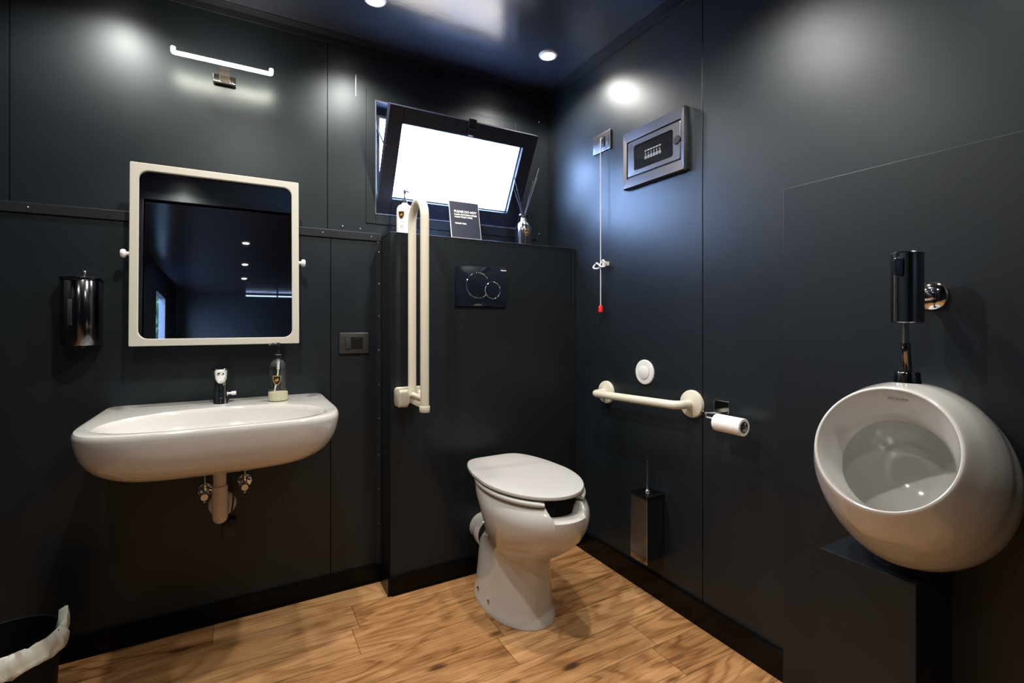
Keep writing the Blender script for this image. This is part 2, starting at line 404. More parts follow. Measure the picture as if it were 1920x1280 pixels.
# corridor behind
CX0 = -1.0
bm = B(); wall_panels(bm, [(CX0 - .08, CX0, -4.0, YF - .06, 0, ZC), (CX0 - .08, CX0, YFAR, -4.9, 0, ZC), (CX0 - .08, CX0, -4.9, -4.0, 2.08, ZC)])
struct('wall_corridor_left', bm, 'wall', smooth=0)
bm = B(); box(bm, XR, XR + .03, YFAR, YF - .1, 0, ZC); struct('wall_corridor_right', bm, 'wall', smooth=0)
struct('wall_corridor_end', bx(XL, XR, YFAR - .08, YFAR, 0, ZC), 'wall', smooth=0)
# trims
bm = B(); box(bm, XL, XR, 2.207, YU, ZC - .004, ZC - .0001); box(bm, XL, XR, YU - .004, YU, 2.362, ZC - .0001)
struct('trim_5', bm, 'trim', smooth=0, bevel=.0008)
bm = B(); box(bm, XR - .045, XR, YF, YU - .05, ZC - .004, ZC - .0001); box(bm, XR - .004, XR, YF, YU - .005, 2.366, ZC - .0001)
struct('trim_6', bm, 'trim', smooth=0, bevel=.0008)
bm = B(); box(bm, XL, XBL - .013, YL - .013, YL, 0, .073); box(bm, XL, XBL - .013, YL - .019, YL - .013, 0, .008)
box(bm, XBL - .013, XBL, YB - .013, YL, 0, .073)
struct('baseboard_left', bm, 'base', smooth=0, bevel=.001)
bm = B(); box(bm, XBL, XR - .012, YB - .013, YB, 0, .073); box(bm, XBL, XR - .012, YB - .018, YB - .013, 0, .007)
struct('baseboard_back', bm, 'base', smooth=0, bevel=.001)
bm = B(); box(bm, XR - .012, XR, .9012, YB, 0, .093)
struct('baseboard_right', bm, 'base', smooth=0, bevel=.001)

# window: casing, fixed frame, tilting sash
bm = B(); c0, c1, d0, d1 = .502, 1.419, 1.585, 2.201; yc = YU - .005
box(bm, c0, WX0, yc, YU - .0001, d0, d1); box(bm, WX1, c1, yc, YU - .0001, d0, d1); box(bm, WX0, WX1, yc, YU - .0001, d0, WZ0); box(bm, WX0, WX1, yc, YU - .0001, WZ1, d1)
win = struct('window_1', bm, 'casing', smooth=0, bevel=.0015)
bm = B()                                       # reveal lining, slightly raised lip
for a in ((WX0 - .004, WX0 + .002, YU - .008, YU + .10, WZ0 - .004, WZ1 + .004), (WX1 - .002, WX1 + .004, YU - .008, YU + .10, WZ0 - .004, WZ1 + .004),
          (WX0 + .002, WX1 - .002, YU - .008, YU + .10, WZ0 - .004, WZ0 + .002), (WX0 + .002, WX1 - .002, YU - .008, YU + .10, WZ1 - .002, WZ1 + .004)): box(bm, *a)
obj('window_reveal', bm, 'reveal', win, smooth=0, bevel=.0016)
bm = B(); y0, y1, fw = YU + .055, YU + .10, .03
box(bm, WX0 + .002, WX0 + .002 + fw, y0, y1, WZ0 + .002, WZ1 - .002); box(bm, WX1 - .002 - fw, WX1 - .002, y0, y1, WZ0 + .002, WZ1 - .002)
box(bm, WX0 + .03, WX1 - .03, y0, y1, WZ0 + .002, WZ0 + .03); box(bm, WX0 + .03, WX1 - .03, y0, y1, WZ1 - .05, WZ1 - .002)
obj('window_frame', bm, 'alu', win, smooth=0, bevel=.002)
TL = math.radians(29.5); HG = Vector((0, YU - .004, WZ0 + .004))
def sash(bm, x0, x1, s0, s1, d0, d1):         # s along the leaf, d depth (positive to the outside)
    v = box(bm, x0, x1, d0, d1, s0, s1)
    for q in v:
        y, z = q.co.y, q.co.z
        q.co.y = HG.y - z * math.sin(TL) + y * math.cos(TL); q.co.z = HG.z + z * math.cos(TL) + y * math.sin(TL)
bm = B(); a, b, L_ = WX0 + .004, WX1 - .001, .474
sash(bm, a, a + .062, 0, L_, 0, .045); sash(bm, b - .070, b, 0, L_, 0, .045); sash(bm, a + .062, b - .070, 0, .073, 0, .045); sash(bm, a + .062, b - .070, L_ - .068, L_, 0, .045)
sa = obj('window_sash', bm, 'alu', win, smooth=0, bevel=.002)
bm = B(); sash(bm, a + .060, b - .068, .071, L_ - .066, .030, .0302); obj('window_pane', bm, 'frosted', sa, smooth=0)
bm = B()
for r in ((a + .058, a + .066, .069, L_ - .064), (b - .074, b - .066, .069, L_ - .064), (a + .066, b - .074, .069, .077), (a + .066, b - .074, L_ - .072, L_ - .064)): sash(bm, *r, .022, .029)
obj('gasket', bm, 'black', sa, smooth=0)
xm = .925
bm = B(); sash(bm, xm - .018, xm + .018, L_ - .030, L_ + .012, -.014, .0); sash(bm, xm - .014, xm + .014, L_ - .060, L_ - .030, -.022, -.006)
obj('window_latch', bm, 'black', sa, smooth=0, bevel=.002)
bm = B(); sash(bm, xm - .010, xm + .008, L_ - .062, L_ - .056, -.024, -.016); obj('latch_tip', bm, 'edge', sa, smooth=0)
bm = B(); tube(bm, [(WX0 + .014, YU + .06, 2.07), (WX0 + .020, 2.18, 1.93)], .004, 8); tube(bm, [(WX0 + .020, 2.18, 1.93), (WX0 + .008, 2.10, 1.90)], .003, 8)
obj('window_stay', bm, 'satin', win)
bm = B(); box(bm, .4555, .4575, YU - .001, YU, 2.155, 2.251); box(bm, 1.370, 1.372, YU - .001, YU, 2.242, 2.291)
obj('cover_strip', bm, 'satin', win, smooth=0)
for p in ((.478, YU, 2.235), (.478, YU, 1.556), (1.44, YU, 2.235), (1.44, YU, 1.62), (.40, YU, 1.56), (.44, YU, 1.535)): screw(win, p, (0, -1, 0), .0035)

# outside
bm = B(); box(bm, -9, 9, 2.9, 5.35, -.62, -.6); box(bm, -12, -1.5, -12, 2.9, -.62, -.6); struct('ground_paving', bm, 'pave', smooth=0)
bm = B(); box(bm, -9, 9, 5.35, 14, -.62, -.6); struct('ground_earth', bm, 'earth', smooth=0)
bm = bmesh.new(); bmesh.ops.create_grid(bm, x_segments=150, y_segments=70, size=1)
for v in bm.verts:
    q = (v.co.x + 1) * 3.6; z = v.co.y * 1.9 + 1.25                      # unseen leg beside the trailer added to block sky light, then turns behind it
    n_ = noise.fractal(Vector((q * 3, z * 3, 1.7)), 1, 2, 5) * .22 + .10 * noise.noise(Vector((q * 16, z * 16, 0)))
    if q < 3.6: v.co = Vector((-2.2 + n_, -2.9 - q, z))
    else: v.co = Vector((-2.2 + (q - 3.6) * .36, -6.75 + n_ - .02 * (q - 3.6), z))
ext = bmesh.ops.extrude_face_region(bm, geom=bm.faces[:]); bmesh.ops.translate(bm, verts=[e for e in ext['geom'] if isinstance(e, bmesh.types.BMVert)], vec=(-.5, -.8, 0))
single('hedge', bm, 'leaf', 'green leafy hedge outdoors, seen only in the wall mirror, with an unseen side leg added to block sky light', 'hedge', (-2.2, -6.5, -.6), smooth=20)

# ------------------------------------------------------------------ ceiling downlights
def downlight(x, y, label, lamp=1.0, group='round recessed ceiling downlights'):
    t = thing('ceiling_downlight', label, 'ceiling light', (x, y, ZC), group)
    bm = B(); lathe(bm, (x, y, ZC), [(.030, -.001), (.030, -.006), (.034, -.008), (.041, -.006), (.044, -.0005)], 'z', 40, cap=False); obj('bezel', bm, 'bezel', t)
    bm = B(); lathe(bm, (x, y, ZC), [(.0298, -.001), (.0298, -.0055), (.020, -.0075), (.001, -.008)], 'z', 32); obj('diffuser', bm, 'light', t)
    ld = bpy.data.lights.new('lamp', 'SPOT'); ld.energy = SPOT_W * lamp; ld.color = LAMP; ld.spot_size = math.radians(150); ld.spot_blend = .75; ld.shadow_soft_size = .028
    lo = bpy.data.objects.new('lamp', ld); COL.objects.link(lo); lo.parent = t; lo.location = (0, 0, -.04)
    return t
downlight(1.268, 1.909, 'round lit ceiling downlight in the corner above the toilet and window')
downlight(.46, 1.909, 'round ceiling downlight cut by the top edge of the picture, above the window')
downlight(-.42, 1.93, 'ceiling downlight over the washbasin, glowing on the wall above the mirror light')
downlight(.86, 1.12, 'ceiling downlight in the middle of the room towards the urinal', 1.5)
downlight(.03, 1.17, 'ceiling downlight in the middle of the room, before the washbasin', 1.7)
downlight(1.12, .32, 'unseen ceiling downlight beyond the picture, added to brighten the urinal and glint inside it', .9)  # added lamp out of view, lights the urinal from the near side
downlight(-.38, .17, 'ceiling downlight near the doorway, glowing in the top of the mirror', .7)
for y, lab in ((-2.1, 'topmost of the three corridor downlights seen in the mirror'), (-3.4, 'middle of the three corridor downlights seen in the mirror'), (-4.6, 'lowest of the three corridor downlights seen in the mirror')): downlight(.06, y, lab, .6, 'corridor downlights seen in the mirror')
for x, lab in ((.10, 'left half of the thin bluish light line low in the mirror picture'), (.66, 'right half of the thin bluish light line low in the mirror picture')):
    single('led_strip', bx(x, x + .53, YFAR + .0005, YFAR + .02, ZC - .05, ZC - .03), 'led', lab, 'light strip', (x, YFAR, ZC - .05), 'corridor light strips', smooth=0)

# ------------------------------------------------------------------ toilet
TX = .975
def egg(zf, yb, w, z, n=96, taper=.26, nb=2.6, nf=2.0, cy=None):
    """plan outline: front at y=zf (towards the room), back at yb, half width w"""
    yc_ = cy if cy is not None else zf + (yb - zf) * .50; out = []
    for i in range(n):
        a = 2 * PI * i / n; s, c = math.sin(a), math.cos(a)          # a=0 is the front
        e = 2 / (nf if c > 0 else nb)
        px = w * math.copysign(abs(s) ** e, s); py = math.copysign(abs(c) ** e, c)
        y = yc_ - py * (yc_ - zf) if c > 0 else yc_ - py * (yb - yc_)
        if c < 0: px *= 1 - taper * (abs(py)) ** 1.8
        out.append(Vector((TX + px, y, z)))
    return out
toilet = thing('toilet', 'white floor-standing toilet with closed lid and a notch in the bowl front, in the corner', 'toilet', (TX, 1.70, 0))
rows = [(1.500, 1.925, .137, .0015), (1.500, 1.925, .137, .012), (1.505, 1.920, .134, .022), (1.512, 1.915, .127, .060), (1.517, 1.910, .120, .12),
        (1.518, 1.905, .116, .18), (1.515, 1.898, .115, .215), (1.503, 1.880, .117, .242), (1.478, 1.850, .124, .266), (1.433, 1.822, .138, .292),
        (1.386, 1.812, .156, .325), (1.348, 1.820, .171, .362), (1.324, 1.838, .181, .40), (1.313, 1.862, .186, .435), (1.313, 1.885, .187, .460), (1.322, 1.902, .182, .480),
        (1.333, 1.910, .179, .492), (1.341, 1.906, .174, .500)]
inner = [(1.366, 1.84, .147, .498), (1.372, 1.82, .142, .485), (1.385, 1.77, .130, .44), (1.42, 1.74, .11, .37), (1.47, 1.72, .08, .31), (1.55, 1.68, .03, .285)]
NT = 384
def notch(p, i, low=0.0):
    a = abs((i / NT * 2 * PI + PI) % (2 * PI) - PI)
    lo = .466; w0, w1 = .32, .47                     # flat bottom half angle, end of the flank
    if a < w1:
        k = 0 if a < w0 else (a - w0) / (w1 - w0); k = k * k * (3 - 2 * k)
        lim = lo + (.502 - lo) * k
        if p.z > lim - low * (1 - k): p.z = lim - low * (1 - k)
    return p
bm = B(); R = []
for k, (f, b, w_, z) in enumerate(rows):
    r = egg(f, b, w_, z, NT, taper=.06 + .20 * min(1, max(0, (z - .20) / .12)), nb=3.0 - .5 * min(1, max(0, (z - .2) / .12)))
    R.append([notch(p, i, (0, 0, .0006, .002, .004, .007, .009)[min(6, 17 - k)]) for i, p in enumerate(r)])
for k, (f, b, w_, z) in enumerate(inner):
    r = egg(f, b, w_, z, NT, taper=.1); R.append([notch(p, i, (.001, .004)[min(k, 1)]) for i, p in enumerate(r)])
# lower the crests of the notch evenly: outer and inner lip stay .03 apart
loft(bm, R, True, True)
obj('bowl', bm, 'white', toilet, smooth=50)
# seat ring, open at the front
def uring(f, b, w_, z0, z1, wid, a0, tp=.26, n=110):
    bm = B(); rings = []
    o_ = egg(f, b, w_, 0, 720, tp); i_ = egg(f + wid, b - wid * 1.4, w_ - wid, 0, 720, tp)
    k0 = int(a0 / (2 * PI) * 720)
    for k in range(n + 1):
        j = int(round(k0 + (720 - 2 * k0) * k / n)) % 720
        O, I = o_[j], i_[j]; D = I - O; L = D.length; D.normalize(); r = min(.007, (z1 - z0) * .42); s = []
        e = 1.0
        if k in (0, n): e = .25
        elif k in (1, n - 1): e = .8
        zm = (z0 + z1) / 2; hh = (z1 - z0) / 2 * (.55 + .45 * e)
        for q in range(16):
            a = 2 * PI * q / 16; ca, sa_ = math.cos(a), math.sin(a)
            u_ = math.copysign(abs(ca) ** .5, ca) * L / 2; v_ = math.copysign(abs(sa_) ** .6, sa_) * hh
            p = O + D * (L / 2 - u_); s.append((p.x, p.y, zm + v_))
        rings.append(s)
    loft(bm, rings); return bm
obj('seat', uring(1.336, 1.90, .187, .503, .522, .052, .46), 'seat', toilet, smooth=60)
bm = B(); rr = []
for s, z in ((.006, .527), (.001, .529), (0, .534), (.002, .5395), (.010, .5415), (.06, .5425), (.12, .543)):
    rr.append(egg(1.345 + s, 1.922 - s, .188 - s, z, 200, .29, nb=6.0))
loft(bm, rr); obj('lid', bm, 'seat', toilet, smooth=40)
for sx in (-1, 1):
    bm = B(); lathe(bm, (TX + sx * .095 - .022, 1.905, .523), [(.011, 0), (.013, .002), (.013, .042), (.011, .044)], 'x', 20)
    lathe(bm, (TX + sx * .095, 1.905, .500), [(.014, 0), (.014, .02)], 'z', 20)
    obj('hinge', bm, 'seat', toilet)
bm = B(); lathe(bm, (TX, 1.84, .205), [(.050, 0), (.050, .070), (.052, .075), (.052, .16)], 'y', 36); obj('outlet_pipe', bm, 'white', toilet)
bm = B(); lathe(bm, (TX - .012, 1.900, .205), [(.052, 0), (.066, .002), (.069, .006), (.069, .032), (.066, .036), (.060, .05), (.060, .098)], 'y', 40); obj('outlet_collar', bm, 'white', toilet)
bm = B(); lathe(bm, (TX - .012, 1.893, .205), [(.050, 0), (.0625, .001), (.0625, .007), (.050, .008)], 'y', 40); obj('gasket', bm, 'black', toilet)
for y, z, x_ in ((1.790, .040, TX - .1300), (1.690, .036, TX - .1325)):
    bm = B(); lathe(bm, (x_ + .008, y, z + .008), [(.0065, 0), (.0065, .0085), (.004, .0105), (.0001, .011)], (-1, 0, .25), 16); obj('floor_bolt', bm, 'satin', toilet, label='metal bolt in the toilet foot')
bm = B(); lathe(bm, (TX, 1.62, .292), [(.001, .0), (.055, .0005), (.09, .010)], 'z', 32, cap=False)

# ------------------------------------------------------------------ urinal on its casing
pb = struct('wall_urinal_pedestal', bx(1.288, 1.4738, .490, .692, 0, .558), 'casing', smooth=0, bevel=.0015)
AXN = Vector((math.cos(.3985), 0, -math.sin(.3985))); UPN = Vector((math.sin(.3985), 0, math.cos(.3985))); SIDE = Vector((0, 1, 0))
RC = Vector((1.219, .525, .859))
ur = thing('urinal', 'white egg-shaped wall urinal with round tilted opening, on a dark pedestal casing', 'urinal', (1.474, .54, .78))
def ering(s, b, c, dy=0, dn=0, n=96):
    C = RC + AXN * s + UPN * dn + SIDE * dy
    return [C + SIDE * (b * math.cos(2 * PI * i / n)) + UPN * (c * math.sin(2 * PI * i / n)) for i in range(n)]
bm = B(); R = []
SM = .20
for k in range(0, 27):
    ph = k / 26 * PI * .97
    # profile from the rim to behind the wall plane
    s = SM - (SM) * math.cos(ph * .5) if False else None
prof = [(0, .1385), (.004, .1415), (.03, .1545), (.06, .1690), (.10, .1815), (.14, .1890), (.18, .1905), (.22, .1900), (.26, .1850), (.30, .176), (.34, .158), (.38, .13), (.42, .09), (.45, .03)]
def lerp(a, b, t): return a + (b - a) * t
def pr(s):
    for (a, ra), (b, rb) in zip(prof[:-1], prof[1:]):
        if s <= b: t = (s - a) / (b - a); return lerp(ra, rb, t)
    return prof[-1][1]
N_ = 44
lst = [0, .0015, .004] + [.006 + (.444) * (k / N_) for k in range(1, N_ + 1)]
for s in lst:
    k = min(1, s / .18); r = pr(s)
    # smooth the profile a little
    r = (pr(max(0, s - .008)) + 2 * r + pr(min(.45, s + .008))) / 4 if s > .008 else r
    b = r * lerp(1, .94, k); c = r * lerp(1, 1.115, k)
    ring = ering(s, b, c, dy=.012 * k, dn=-.012 * k)
    R.append([Vector((min(p.x, 1.4736), p.y, p.z)) for p in ring])
inn = [(-.0015, .1365), (-.002, .1345), (-.001, .1325), (.003, .1310)]
I = [ering(s, r, r) for s, r in inn]
for t in (.25, .5, .75, 1.0): I.append(ering(lerp(.003, .070, t), lerp(.131, .1065, t), lerp(.131, .1065, t), dn=lerp(0, -.0235, t)))
I.append(ering(.073, .1065, .1065, dn=-.0235)); I.append(ering(.0745, .1085, .1085, dn=-.0225)); I.append(ering(.076, .120, .122, dn=-.014)); I.append(ering(.088, .131, .136, dn=-.010))
for t in (.15, .3, .45, .6, .75, .88, .97): 
    q = math.sqrt(max(0, 1 - t * t)); I.append(ering(.088 + .145 * math.sin(t * PI / 2), .131 * math.cos(t * PI / 2 * .98), .136 * math.cos(t * PI / 2 * .98), dn=-.008 - .02 * t))
R = I[::-1] + R
loft(bm, R, True, True)
obj('urinal_bowl', bm, 'white', ur, smooth=38)
bm = B(); lathe(bm, (1.375, .54, .5585), [(.062, 0), (.062, .012), (.050, .030)], 'z', 40); obj('foot_ring', bm, 'black', ur)
bm = B(); lathe(bm, (1.355, .532, .985), [(.0275, -.012), (.0270, 0), (.0235, .030), (.0225, .032), (.010, .033)], 'z', 32); obj('inlet_cap', bm, 'dchrome', ur)
# tiny maker's mark inside the rim
P0 = RC + AXN * .012 + UPN * .108 + SIDE * .022
text('maker_mark', 'CATALANO', 'greyink', ur, RC + AXN * .020 + UPN * .1168 + SIDE * .016, (0, -1, 0), (-AXN * .81 + UPN * .58), .0075)
ur_w = WL[ur.name]

fv = thing('flush_valve', 'dark chrome sensor flush valve mounted on the wall over the urinal', 'flush valve', (1.474, .53, 1.2))
bm = B(); rings = []
for s, z in ((.004, 1.130), (0, 1.133), (0, 1.291), (.003, 1.294)):
    rings.append([(1.347 + (.031 - s) * math.copysign(abs(math.cos(a)) ** .75, math.cos(a)), .529 + (.029 - s) * math.copysign(abs(math.sin(a)) ** .75, math.sin(a)), z) for a in [2 * PI * i / 48 for i in range(48)]])
loft(bm, rings); obj('valve_body', bm, 'vchrome', fv, smooth=40)
bm = B(); plate(bm, (1.3125, .532, 1.258), (0, 1, 0), (0, 0, 1), (-1, 0, 0), .018, .045, .0085, .0035); obj('sensor_window', bm, 'blackgloss', fv)
bm = B(); lathe(bm, (1.37, .529, 1.196), [(.012, 0), (.012, .09)], 'x', 24)
lathe(bm, (1.4738, .529, 1.196), [(.034, 0), (.033, .004), (.026, .010), (.013, .013)], (-1, 0, 0), 36); obj('wall_rosette', bm, 'chrome', fv)
bm = B(); tube(bm, [(1.342, .531, 1.137), (1.342, .531, 1.075)], .0065, 16); obj('flush_tube', bm, 'satin', fv)
bm = B(); tube(bm, smoothpath([(1.343, .531, 1.085), (1.344, .531, 1.068), (1.350, .532, 1.042), (1.354, .532, 1.017)]), .0095, 18); obj('flush_bend', bm, 'vchrome', fv)

# ------------------------------------------------------------------ washbasin
SX, DY0 = -.052, 1.566
def soutline(z, sc=1.0, scy=1.0, n=160, cy=1.86):
    """rounded front, square back against the wall"""
    hw = .347; out = []
    for i in range(n):
        a = 2 * PI * i / n; dx, dy = math.sin(a), -math.cos(a)       # a=0 front
        t = []
        # superellipse front, n=4.2
        e = 4.3 if dy < 0 else 30
        A_, B_ = hw, (cy - DY0) if dy < 0 else (YL - cy)
        r = (abs(dx / A_) ** e + abs(dy / B_) ** e) ** (-1 / e)
        x, y = r * dx, r * dy
        y = y * (scy if dy < 0 else 1); out.append(Vector((SX + x * sc, cy + y, z)))
    return out
def sbasin(z, k, n=160):
    out = []; cy = 1.722
    for i in range(n):
        a = 2 * PI * i / n; dx, dy = math.sin(a), -math.cos(a)
        A_, B_, e = (.303, .127, 3.2) if dy < 0 else (.303, .238, 2.15)
        r = (abs(dx / A_) ** e + abs(dy / B_) ** e) ** (-1 / e)
        out.append(Vector((SX + .002 + r * dx * k, cy + (1 - k) * .05 + r * dy * k, z)))
    return out
sink = thing('washbasin', 'white ceramic wall-hung washbasin with wide shallow bowl', 'washbasin', (SX, YL, .70))
bm = B(); R = [soutline(.682, .10, .2), soutline(.682, .32, .42), soutline(.685, .50, .60), soutline(.691, .645, .73), soutline(.700, .75, .82), soutline(.712, .825, .88), soutline(.727, .885, .925), soutline(.745, .930, .955), soutline(.765, .962, .975), soutline(.785, .981, .987), soutline(.805, .993, .995), soutline(.822, 1.0, 1.0), soutline(.832, .998, .997), soutline(.838, .988, .984),
    soutline(.8395, .975, .968)]
for t in (.45, .85):
    a, b = soutline(.839, .975, .968), sbasin(.839, 1.02); R.append([p.lerp(q, t) for p, q in zip(a, b)])
R += [sbasin(.838, 1.0), sbasin(.833, .985), sbasin(.822, .967), sbasin(.79, .925), sbasin(.76, .85), sbasin(.742, .72), sbasin(.735, .5), sbasin(.731, .2), sbasin(.730, .06)]
loft(bm, R); 
obj('basin', bm, 'white', sink, smooth=32)
bm = B(); lathe(bm, (SX, 1.76, .7305), [(.030, 0), (.030, .003), (.024, .005), (.001, .004)], 'z', 32); obj('drain_plug', bm, 'chrome', sink)

fa = thing('faucet', 'chrome sensor tap standing on the washbasin', 'tap', (-.060, 2.06, .8395))
bm = B(); rings = []
for z, w_, fr_, bk in ((.8395, .0275, .040, .028), (.846, .027, .0385, .0275), (.87, .0250, .0325, .025), (.90, .0228, .0265, .024), (.925, .0225, .0245, .024), (.938, .0245, .031, .024), (.950, .0280, .044, .024), (.959, .0298, .052, .024), (.964, .0300, .054, .024), (.9665, .0285, .052, .0225)):
    rings.append([Vector((-.060 + w_ * math.cos(a), 2.06 + (bk if math.sin(a) > 0 else fr_) * math.sin(a), z)) for a in [2 * PI * i / 48 for i in range(48)]])
loft(bm, rings); obj('tap_body', bm, 'chrome', fa, smooth=50)
bm = B(); lathe(bm, (-.060, 2.022, .9475), [(.0105, .001), (.0105, -.004), (.007, -.005), (.0069, -.003)], (0, .45, 1), 24); obj('spout', bm, 'satin', fa)
bm = B(); plate(bm, (-.060, 2.0275, .868), (1, 0, 0), (0, .24, 1), (0, -1, .24), .010, .018, .004, .003); obj('sensor_eye', bm, 'blackgloss', fa)
bm = B(); lathe(bm, (-.038, 2.055, .872), [(.004, 0), (.004, .010), (.007, .011), (.007, .024), (.006, .026)], 'x', 20); obj('temperature_knob', bm, 'plastic', fa)
bm = B(); lathe(bm, (-.030, 2.075, .8396), [(.010, 0), (.010, .002), (.002, .003)], 'z', 20); obj('tap_washer', bm, 'satin', fa)

def pump(t, c, z, s=1.0, ang=0.0, h=.062, m='black'):
    bm = B(); lathe(bm, (c[0], c[1], z), [(.0125 * s, 0), (.0135 * s, .001), (.0135 * s, .014), (.012 * s, .016), (.006 * s, .018), (.0055 * s, .026), (.0035 * s, .027), (.0035 * s, h * .72), (.007 * s, h * .74), (.007 * s, h * .96), (.0055 * s, h)], 'z', 28)
    dx, dy = math.cos(ang), math.sin(ang)
    tube(bm, [(c[0], c[1], z + h * .88), (c[0] + dx * .020 * s, c[1] + dy * .020 * s, z + h * .93), (c[0] + dx * .032 * s, c[1] + dy * .032 * s, z + h * .84)], [.0045 * s, .0040 * s, .0030 * s], 12)
    obj('pump', bm, m, t)
# clear soap bottle on the basin
BC = (.125, 2.012)
t = thing('soap_bottle', 'clear pump bottle with a little pale liquid soap standing on the washbasin', 'soap dispenser', (*BC, .8395))
bm = B(); lathe(bm, (*BC, .8395), [(.030, 0), (.0345, .002), (.0345, .118), (.033, .130), (.028, .141), (.018, .149), (.013, .153), (.013, .160)], 'z', 48, cap=True)
obj('bottle_glass', bm, 'bglass', t)
bm = B(); lathe(bm, (*BC, .8405), [(.031, 0), (.0335, .002), (.0335, .031), (.001, .031)], 'z', 40); obj('liquid', bm, 'soap', t, label='pale yellow liquid soap')
bm = B(); tube(bm, smoothpath([(*BC, .998), (BC[0], BC[1], .955), (BC[0] - .004, BC[1], .92), (BC[0] - .018, BC[1] - .006, .846)]), .0028, 12); tube(bm, [(*BC, .995), (*BC, .955)], .0048, 14); obj('dip_tube', bm, 'plastic', t)
emblem(t, BC, .0345, math.atan2(-BC[1], -BC[0]) - .12, .918, .036)
pump(t, BC, .996, 1.0, math.radians(195), .060)

# drain and valves under the basin
t = thing('drain_trap', 'white plastic drain pipe running from the washbasin into the wall', 'drain pipe', (-.060, YL, .44))
bm = B(); tube(bm, [(-.060, 1.93, .678), (-.060, 1.93, .560)], .0195, 28); lathe(bm, (-.060, 1.93, .560), [(.0195, 0), (.0225, -.002), (.0225, .012), (.0195, .014)], 'z', 28); lathe(bm, (-.060, 1.93, .655), [(.0195, 0), (.021, .002), (.021, .006), (.0195, .008)], 'z', 28)
obj('tail_pipe', bm, 'pipe', t)
bm = B(); tube(bm, fillet([(-.060, 1.93, .575), (-.060, 1.935, .455), (-.058, 2.10, .445), (-.058, 2.143, .445)], .055, 10), .0235, 28); obj('elbow', bm, 'pipe', t)
bm = B(); lathe(bm, (-.058, YL, .443), [(.047, -.0005), (.046, -.006), (.038, -.014), (.026, -.018)], 'y', 40); obj('wall_flange', bm, 'pipe', t)
bm = B(); lathe(bm, (-.060, 1.93, .665), [(.024, 0), (.027, .003), (.027, .0165)], 'z', 28); obj('waste_nut', bm, 'chrome', t)
for x, zz, lab in ((-.112, .505, 'chrome angle valve left of the drain pipe under the washbasin'), (.016, .520, 'chrome angle valve right of the drain pipe under the washbasin')):
    t = thing('angle_valve', lab, 'valve', (x, YL, zz), 'angle valves under the washbasin')
    bm = B(); lathe(bm, (x, YL, zz), [(.026, -.0005), (.025, -.004), (.016, -.010), (.009, -.011)], 'y', 32); obj('wall_flange', bm, 'chrome', t)
    bm = B(); lathe(bm, (x, YL, zz), [(.008, -.060), (.010, -.058), (.010, -.030), (.008, -.008)], 'y', 20); lathe(bm, (x, YL - .042, zz), [(.008, 0), (.008, .020), (.006, .022), (.006, .030)], 'z', 20); obj('valve_body', bm, 'chrome', t)
    bm = B(); lathe(bm, (x, YL - .058, zz - .006), [(.014, 0), (.0155, -.003), (.0155, -.014), (.012, -.018)], 'y', 8); lathe(bm, (x, YL - .05, zz - .014), [(.007, 0), (.007, -.018)], 'z', 12); obj('handle', bm, 'satin', t, smooth=20)
    bm = B(); tube(bm, smoothpath([(x, YL - .042, zz + .028), (x, YL - .042, zz + .10), (x * .7 - .015, 2.07, .70)]), .0045, 12); obj('supply_hose', bm, 'satin', t)
t = thing('battery_box', 'small black box hanging on a cable beside the drain pipe under the basin', 'control box', (-.035, YL, .35))
bm = B(); plate(bm, (-.036, YL - .0005, .352), (1, 0, 0), (0, 0, 1), (0, -1, 0), .046, .066, .006, .030, .004); obj('housing', bm, 'black', t)
bm = B(); tube(bm, smoothpath([(-.036, 2.127, .384), (-.028, 2.085, .42), (-.020, 2.065, .50), (-.024, 2.06, .60), (-.028, 2.06, .69)]), .0032, 10); obj('cable', bm, 'black', t)

# ------------------------------------------------------------------ mirror
t = thing('mirror', 'tilting mirror in a cream-white frame on the wall above the washbasin', 'mirror', (-.063, YL, 1.365))
MC = Vector((-.063, 2.078, 1.366)); mt = math.radians(2.4); MU = Vector((1, 0, 0)); MV = Vector((0, math.sin(mt), math.cos(mt))); MN = Vector((0, -math.cos(mt), math.sin(mt)))
def mring(w_, h_, r, d, n=8): return [MC + MU * a + MV * b + MN * d for a, b in rrect(w_, h_, r, n)]
bm = B(); W_, H_ = .530, .633
loft(bm, [mring(W_ - .05, H_ - .05, .030, .002), mring(W_ - .0495, H_ - .0495, .030, .0085), mring(W_ - .047, H_ - .047, .031, .0100), mring(W_ - .003, H_ - .003, .003, .0100), mring(W_, H_, .004, .0085), mring(W_, H_, .004, -.012), mring(W_ - .05, H_ - .05, .030, -.012), ], False, False)
a_ = [v for v in bm.verts]
obj('mirror_frame', bm, 'frame', t, smooth=12)
bm = B(); loft(bm, [mring(W_ - .048, H_ - .048, .030, -.010), mring(W_ - .048, H_ - .048, .030, .003)]); obj('mirror_glass', bm, 'mirror', t, smooth=20)
for s in (-1, 1):
    x0 = -.063 + s * .266; D_ = (s, 0, 0)
    bm = B(); lathe(bm, (x0, 2.078, 1.366), [(.0065, -.001), (.0065, .008), (.012, .009), (.0145, .013), (.0145, .019), (.012, .023), (.0001, .024)], D_, 24); obj('tilt_knob', bm, 'plastic', t)
    bm = B(); tube(bm, [(x0 + s * .004, 2.080, 1.366), (x0 + s * .004, YL - .001, 1.366)], .006, 12); obj('wall_arm', bm, 'plastic', t)

